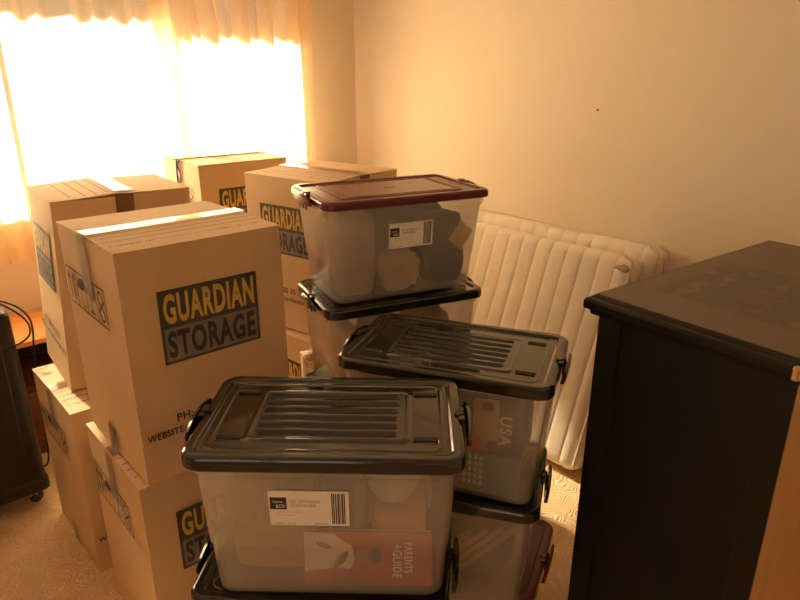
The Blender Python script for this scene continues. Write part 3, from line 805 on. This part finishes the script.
# ------------------------------------------------------------------ mattresses leaning on the wall
def make_mattress(label, length, height, thick, pitch, loc, lean, seed, stain=False):
    t = thing('mattress', label, 'mattress', loc, 0, 'single mattresses on edge')
    t.rotation_euler = (0, lean, 0)
    bm = bmesh.new()
    # cross-section: rounded rectangle in x (thickness) and z (height), extruded along y with quilted seams
    prof = []
    r = .045
    base = []
    hx, hz = thick / 2, height / 2
    def dens(p0, p1, n):
        return [(p0[0] + (p1[0] - p0[0]) * i / n, p0[1] + (p1[1] - p0[1]) * i / n) for i in range(n)]
    corners = [(hx - r, hz - r, 0), (-hx + r, hz - r, 90), (-hx + r, -hz + r, 180), (hx - r, -hz + r, 270)]
    arcs = [[(cx + r * math.cos(R(a0 + 90 * i / 8)), cz + r * math.sin(R(a0 + 90 * i / 8))) for i in range(9)] for cx, cz, a0 in corners]
    for k in range(4):
        base += arcs[k][:-1]
        base += dens(arcs[k][-1], arcs[(k + 1) % 4][0], 14 if k % 2 else 4)
    n = int(length / .0035); rings = []
    for i in range(n + 1):
        y = length * i / n
        ed = min(y, length - y)
        end = 0 if ed > .06 else (1 - math.sqrt(max(0, 1 - (1 - ed / .06) ** 2))) * .045
        ph = (y % pitch) / pitch
        puff = -.0080 * (1 - abs(math.sin(PI * ph)) ** .22)
        ring = []
        for (x, z) in base:
            nn = Vector((x, 0, z)); l = Vector((x / hx, z / hz)).length
            # inward along the local normal (approx.)
            ax = max(abs(x) - (hx - r), 0) * (1 if x > 0 else -1); az = max(abs(z) - (hz - r), 0) * (1 if z > 0 else -1)
            if ax == 0 and az == 0: nv = Vector((0, 0))
            else: nv = Vector((ax, az)).normalized()
            w = noise.noise(Vector((x * 3 + seed, y * 4, z * 4))) * .004
            q = puff + w - end
            zz = z + hz
            ring.append((x + nv.x * q, y, zz + nv.y * q))
        rings.append(ring)
    loft(bm, rings)
    body = obj('quilted_cover', bm, M['matt'], t, smooth=True)
    # piping round the near end panel edges
    for xs in (-1, 1):
        bm = bmesh.new(); e = .012
        pts = []
        X = xs * (hx - .008)
        zz = [.03, .06] + [height * k / 12 for k in range(1, 12)] + [height - .06, height - .03]
        pts = [(X, e, z) for z in zz]
        pts += [(X, e + .01 + .0, height - .014), (X, e + .04, height - .002)]
        pts = spline(pts, 3)
        tube(bm, pts, .006, 6)
        obj('piping', bm, M['piping'], t, smooth=True)
    if stain:
        bm = bmesh.new()
        bmesh.ops.create_icosphere(bm, subdivisions=3, radius=1.)
        for v in bm.verts:
            k = 1 + .5 * noise.noise(v.co * 2.2)
            v.co = Vector((v.co.x * .006, v.co.y * .030 * k, v.co.z * .014 * k))
        obj('frayed_tag', bm, M['stain'], t, loc=(-hx + .001, .045, height - .052), smooth=True)
    return t
make_mattress('cream quilted mattress leaning in front with wide upright channels and a brown frayed tag', 1.86, .90, .105, .077, (2.035, 1.20, .018), R(19), 1, True)
make_mattress('cream mattress squeezed between the front mattress and the wall, only its puffy top edge visible', 1.86, .90, .10, .077, (2.318, 1.165, .008), R(8), 5)

# ------------------------------------------------------------------ black dresser
def make_dresser():
    rot = R(-5.0)
    L, D, H = .80, .44, 1.12
    u = Vector((math.cos(rot), math.sin(rot), 0)); v = Vector((-math.sin(rot), math.cos(rot), 0))
    nw = Vector((1.175, .728, 0))
    t = thing('dresser', 'tall black painted chest with dusty moulded top and bare wooden back panel', 'dresser', tuple(nw + u * L / 2 - v * D / 2), rot)
    a, b = L / 2, D / 2
    # moulded top: profile around three sides, flush at the back (-Y)
    bm = bmesh.new(); rings = []
    for off, z in ((-.020, H - .046), (-.012, H - .046), (-.010, H - .036), (-.002, H - .034), (.0, H - .028), (.0, H - .016), (-.003, H - .0105), (-.010, H - .008), (-.013, H - .004), (-.018, H - .0005)):
        rings.append([(-a - off, -b, z), (a + off, -b, z), (a + off, b + off, z), (-a - off, b + off, z)])
    loft(bm, rings)
    top = obj('moulded_edge', bm, M['dresser'], t)
    obj('top_board', bx(-a + .0195, a - .0195, -b + .0005, b - .0195, H - .004, H, bevel=.001, seg=1), M['dressertop'], t)
    o = t.children
    # raw chip on the back corner of the moulding
    bm = bmesh.new(); box(bm, -a - .001, -a + .030, -b - .0015, -b + .012, H - .036, H - .009, bevel=.005, seg=2)
    obj('chipped_corner', bm, M['rawwood'], top)
    # carcass
    bm = bmesh.new(); box(bm, -a + .024, a - .024, -b + .012, b - .03, .05, H - .046, bevel=.003)
    obj('carcass', bm, M['dresser'], t)
    # raised stiles and rails on the visible side, like a shallow framed panel
    bm = bmesh.new(); x0, x1 = -a + .018, -a + .026
    box(bm, x0, x1, -b + .004, -b + .050, .05, H - .046, bevel=.002); box(bm, x0, x1, b - .085, b - .030, .05, H - .046, bevel=.002)
    obj('side_stile', bm, M['dresser'], t)
    obj('back_panel', bx(-a + .024, a - .024, -b + .003, -b + .0135, .06, H - .046), M['rawwood'], t)
    obj('plinth', bx(-a + .016, a - .016, -b + .006, b - .022, 0, .07, bevel=.006), M['dresser'], t)
    for k in range(4):
        z0 = .085 + k * .245
        dr = obj('drawer', bx(-a + .045, a - .045, b - .032, b - .014, z0, z0 + .225, bevel=.004), M['dresser'], t)
        for s in (-1, 1):
            bm = bmesh.new(); lathe(bm, [(.006, 0), (.006, .012), (.015, .018), (.016, .024), (.011, .029)], 16)
            kn = obj('knob', bm, M['steel'], dr, smooth=True); kn.location = (s * .22, b - .015, z0 + .112); kn.rotation_euler = (R(-90), 0, 0)
    return t
make_dresser()

# ------------------------------------------------------------------ black wheeled cabinet with a coil of cord, pine table under the window
def make_cabinet():
    x0, x1, y0, y1, z0, z1 = -.16, .386, 2.452, 2.76, .058, .786
    cx, cy = (x0 + x1) / 2, (y0 + y1) / 2
    t = thing('wheeled_cabinet', 'black upright cabinet on castors beside the pine table, cord coiled on top', 'cabinet', (cx, cy, 0))
    hx, hy = (x1 - x0) / 2, (y1 - y0) / 2
    bm = bmesh.new()
    rg = lambda off, z, r=.028: [(x, y, z) for x, y in rrect(hx + off, hy + off, r, 6)]
    loft(bm, [rg(-.012, z0), rg(-.002, z0 + .006), rg(.006, z0 + .012), rg(.006, z0 + .05), rg(0, z0 + .062), rg(-.006, z1 - .05), rg(-.008, z1 - .02), rg(-.014, z1 - .008), rg(-.026, z1)])
    obj('casing', bm, M['heater'], t)
    obj('front_panel', bx(-hx + .05, hx - .055, -hy - .006, -hy + .004, z0 + .085, z1 - .075, bevel=.005), M['heater'], t)
    bm = bmesh.new()
    for k in range(7): box(bm, -hx + .09, hx - .10, -hy + .002, -hy - .004 + .003, z1 - .066 + k * .0075, z1 - .063 + k * .0075)
    obj('vent_slats', bm, M['rubber'], t)
    bm = bmesh.new(); loft(bm, [rg(-.05, z1 - .001, .02), rg(-.052, z1 + .004, .02)]); obj('top_plate', bm, M['steel'], t)
    for sx in (-1, 1):
        for sy in (-1, 1):
            bm = bmesh.new(); X, Y = sx * (hx - .055), sy * (hy - .045)
            box(bm, X - .016, X + .016, Y - .012, Y + .012, .034, z0 + .004, bevel=.003)
            c = obj('castor', bm, M['steel'], t)
            bm = bmesh.new(); prof = [(.019, -.010), (.024, -.007), (.025, 0), (.024, .007), (.019, .010)]
            lathe(bm, prof, 20)
            w = obj('castor_wheel', bm, M['rubber'], c, loc=(X + .012, Y, .025), rot=(R(90), 0, R(20)), smooth=True)
    return t
make_cabinet()
bm = bmesh.new()
zc = .796
pts = [(.02, 2.60, zc), (.12, 2.50, zc), (.25, 2.52, zc + .004), (.34, 2.53, zc + .012), (.395, 2.50, .775), (.425, 2.455, .735), (.420, 2.425, .70), (.385, 2.418, .678), (.33, 2.416, .672), (.26, 2.418, .676), (.20, 2.424, .70), (.17, 2.432, .75), (.19, 2.46, zc + .004), (.24, 2.56, zc + .003), (.30, 2.60, zc + .006), (.37, 2.58, zc - .004),
       (.42, 2.55, .765), (.448, 2.54, .72), (.455, 2.56, .66), (.452, 2.60, .56), (.45, 2.66, .40), (.45, 2.70, .15), (.44, 2.72, .02), (.40, 2.74, .006), (.30, 2.80, .006)]
tube(bm, spline(pts, 9), .0036, 8)
bmt = bm
tag(obj('power_cord', bm, M['cord'], smooth=True), 'black cord looped over the top of the wheeled cabinet and hanging down beside it', 'cord')

def make_table():
    x0, x1, y0, y1, h = .12, .80, 2.81, 3.205, .53
    t = thing('bedside_table', 'low orange pine table with dark open front under the window', 'table', ((x0 + x1) / 2, (y0 + y1) / 2, 0))
    a, b = (x1 - x0) / 2, (y1 - y0) / 2
    obj('table_top', bx(-a, a, -b, b, h - .022, h, bevel=.003), M['pine'], t)
    obj('side_panel', bx(-a + .008, -a + .03, -b + .01, b - .002, 0, h - .022), M['redwood'], t)
    obj('side_panel', bx(a - .03, a - .008, -b + .01, b - .002, 0, h - .022), M['redwood'], t)
    obj('back_board', bx(-a + .03, a - .03, b - .016, b - .004, .02, h - .022), M['darkgap'], t)
    obj('shelf', bx(-a + .03, a - .03, -b + .03, b - .016, .30, .318), M['redwood'], t)
    d = obj('drawer', bx(-a + .032, a - .032, -b + .012, b - .03, .06, .298, bevel=.003), M['redwood'], t)
    bm = bmesh.new(); lathe(bm, [(.006, 0), (.006, .012), (.015, .018), (.016, .024), (.011, .029)], 16)
    obj('knob', bm, M['redwood'], d, loc=(0, -b + .012, .18), rot=(R(90), 0, 0), smooth=True)
    obj('plinth', bx(-a + .03, a - .03, -b + .03, b - .03, 0, .06), M['redwood'], t)
make_table()

# ------------------------------------------------------------------ the room
XL, XR, YN, YW, CE = -1.35, 2.5, -1.35, 3.225, 2.42
WT = .14
struct('floor', bx(XL - WT, XR + WT, YN - WT, YW + WT, -.1, 0), M['carpet'])
struct('ceiling', bx(XL - WT, XR + WT, YN - WT, YW + WT, CE, CE + .1), M['ceil'])
struct('wall_right', bx(XR, XR + WT, YN - WT, YW + WT, 0, CE), M['wall'])
vy0, vy1, vz0, vz1 = -1.15, .35, .95, 2.1      # unseen window added behind the camera to let fill light in
bm = bmesh.new()
box(bm, XL - WT, XL, YN - WT, vy0, 0, CE); box(bm, XL - WT, XL, vy1, YW + WT, 0, CE)
box(bm, XL - WT, XL, vy0, vy1, 0, vz0); box(bm, XL - WT, XL, vy0, vy1, vz1, CE)
struct('wall_left', bm, M['wall'])
bm = bmesh.new()
for z in (vz0, vz1 - .045): box(bm, XL - .09, XL - .05, vy0, vy1, z, z + .045)
for y in (vy0, (vy0 + vy1) / 2 - .022, vy1 - .045): box(bm, XL - .09, XL - .05, y, y + .045, vz0 + .045, vz1 - .045)
w2 = struct('fill_window', bm, M['trim'])
obj('pane', bx(XL - .073, XL - .068, vy0 + .045, vy1 - .045, vz0 + .045, vz1 - .045), M['glass'], w2)
struct('wall_front', bx(XL, XR, YN - WT, YN, 0, CE), M['wall'])
wx0, wx1, wz0, wz1 = -.15, 2.075, .985, 2.12
bm = bmesh.new()
box(bm, XL, wx0, YW, YW + WT, 0, CE); box(bm, wx1, XR, YW, YW + WT, 0, CE)
box(bm, wx0, wx1, YW, YW + WT, 0, wz0); box(bm, wx0, wx1, YW, YW + WT, wz1, CE)
struct('wall_back', bm, M['wall'])
bm = bmesh.new(); box(bm, XR - .014, XR, YN, YW, 0, .09, bevel=.004); struct('baseboard_right', bm, M['trim'])
bm = bmesh.new(); box(bm, XL, XR - .014, YW - .014, YW, 0, .09, bevel=.004); struct('baseboard_back', bm, M['trim'])
bm = bmesh.new()
yf0, yf1 = YW + .05, YW + .095
fw = .045
box(bm, wx0, wx1, yf0, yf1, wz0, wz0 + fw); box(bm, wx0, wx1, yf0, yf1, wz1 - fw, wz1)
for x, q in ((wx0, fw), (.632, .024), (wx1 - fw, fw)): box(bm, x, x + q, yf0 + (fw - q) / 3, yf1 - (fw - q) / 3, wz0 + fw, wz1 - fw)
wn = struct('window_1', bm, M['trim'])
obj('pane', bx(wx0 + fw, wx1 - fw, YW + .068, YW + .073, wz0 + fw, wz1 - fw), M['glass'], wn)
obj('sill', bx(wx0 - .03, wx1 + .0, YW - .018, YW + .05, wz0 - .03, wz0, bevel=.004), M['trim'], wn)
# the roof eave outside shades the upper part of the curtains
struct('roof_eave', bx(XL - .5, XR + .6, YW + WT, YW + WT + .51, 2.34, 2.46), M['outsidewood'])
bm = bmesh.new(); lathe(bm, [(.0016, 0), (.0016, .010), (.0045, .0105), (.0045, .013)], 12)
nail = obj('wall_nail', bm, M['nail'], loc=(XR + .001, 1.568, 1.407), rot=(0, R(-90), 0))
tag(nail, 'tiny rusty nail in the bare cream wall above the mattresses', 'nail')

# curtains
def curtain(label, xl, xr, y, ztop, zbot, folds, seed, amp, decay):
    """xl, xr: functions of height"""
    rnd = random.Random(seed)
    nu, nv = 340, 46
    ph = [rnd.uniform(0, 6.28) for _ in range(6)]
    bm = bmesh.new(); G = []
    for j in range(nv + 1):
        v = j / nv; z = ztop + (zbot - ztop) * v; row = []
        for i in range(nu + 1):
            u = i / nu
            uu = u + .012 * math.sin(u * 17 + ph[0]) + .006 * math.sin(u * 41 + ph[1] + v * .8)
            x = xl(z) + (xr(z) - xl(z)) * u
            w = math.sin(uu * folds * 2 * PI + ph[2] + .5 * v) * (1 - .35 * v) + .55 * math.sin(uu * folds * .53 * 2 * PI + ph[3] - .7 * v) + .35 * math.sin(uu * folds * 2.2 * 2 * PI + ph[4]) * max(0, 1 - 1.6 * v)
            row.append(bm.verts.new((x + .4 * amp * math.sin(uu * folds * 2 * PI + ph[5]), y + amp * w * (1 - decay * v), z)))
        G.append(row)
    for j in range(nv):
        for i in range(nu): bm.faces.new((G[j][i], G[j][i + 1], G[j + 1][i + 1], G[j + 1][i]))
    o = obj('curtain', bm, M['curtain'], smooth=True)
    tag(o, label, 'curtain', 'sheer curtains at the window')
    return o
curtain('wide sheer cream curtain glowing behind the racked carton', lambda z: -.30, lambda z: 1.36, 3.168, 2.27, .765, 17, 5, .022, .7)
def edge_l(z):
    t = (1.86 - z) / .69
    return 1.255 + .085 * max(0, t) - .02 * max(0, -t)
curtain('gathered sheer curtain panel hanging beside the bare wall corner', edge_l, lambda z: 2.105, 3.092, 2.27, .80, 11, 9, .034, .4)

# ------------------------------------------------------------------ light: sun and sky through the window, plus an added fill lamp
w = bpy.data.worlds.new('sky'); SC.world = w; w.use_nodes = True
nt = w.node_tree; nt.nodes.clear()
bg = N(nt, 'ShaderNodeBackground'); ow = N(nt, 'ShaderNodeOutputWorld')
bg.inputs['Color'].default_value = (1, .94, .86, 1); bg.inputs['Strength'].default_value = .7
nt.links.new(bg.outputs[0], ow.inputs['Surface'])
sun = bpy.data.lights.new('sun', 'SUN'); sun.energy = 84.; sun.angle = R(2.0); sun.color = (1, .95, .86)
so = bpy.data.objects.new('sun', sun); COL.objects.link(so); so.location = (1, 6, 5)
d = Vector((.03, -.80, -.66)).normalized()
so.rotation_euler = d.to_track_quat('-Z', 'Y').to_euler()
pl = bpy.data.lights.new('sky_portal', 'AREA'); pl.shape = 'RECTANGLE'; pl.size = wx1 - wx0; pl.size_y = wz1 - wz0
pl.cycles.is_portal = True
po = bpy.data.objects.new('sky_portal', pl); COL.objects.link(po); po.location = ((wx0 + wx1) / 2, YW + .12, (wz0 + wz1) / 2); po.rotation_euler = (R(-90), 0, 0)

gl = bpy.data.lights.new('fill_light', 'AREA'); gl.shape = 'RECTANGLE'; gl.size = 1.5; gl.size_y = 1.15  # added warm fill lamp, outside the unseen window behind the camera
gl.energy = 7.; gl.color = (1, .62, .30)
go = bpy.data.objects.new('fill_light', gl); COL.objects.link(go); go.location = (XL - .11, (vy0 + vy1) / 2, (vz0 + vz1) / 2); go.rotation_euler = (R(90), 0, R(-90))

# ------------------------------------------------------------------ camera
cam = bpy.data.cameras.new('camera'); co = bpy.data.objects.new('camera', cam); COL.objects.link(co)
co.location = CAM; co.rotation_euler = (R(90 - 19.8), 0, R(-41.5))
cam.sensor_fit = 'HORIZONTAL'; cam.sensor_width = 36; cam.lens = 36 * 650 / 800
cam.clip_start = .02
SC.camera = co
SC.view_settings.view_transform = 'Standard'; SC.view_settings.look = 'None'
SC.view_settings.exposure = 0.; SC.view_settings.gamma = 1.; SC.view_settings.use_curve_mapping = False
SC.cycles.max_bounces = 16; SC.cycles.diffuse_bounces = 12; SC.cycles.transparent_max_bounces = 24
SC.cycles.transmission_bounces = 8; SC.cycles.glossy_bounces = 5
SC.cycles.caustics_reflective = False; SC.cycles.caustics_refractive = False
SC.cycles.sample_clamp_indirect = 12.
SC.cycles.use_denoising = True
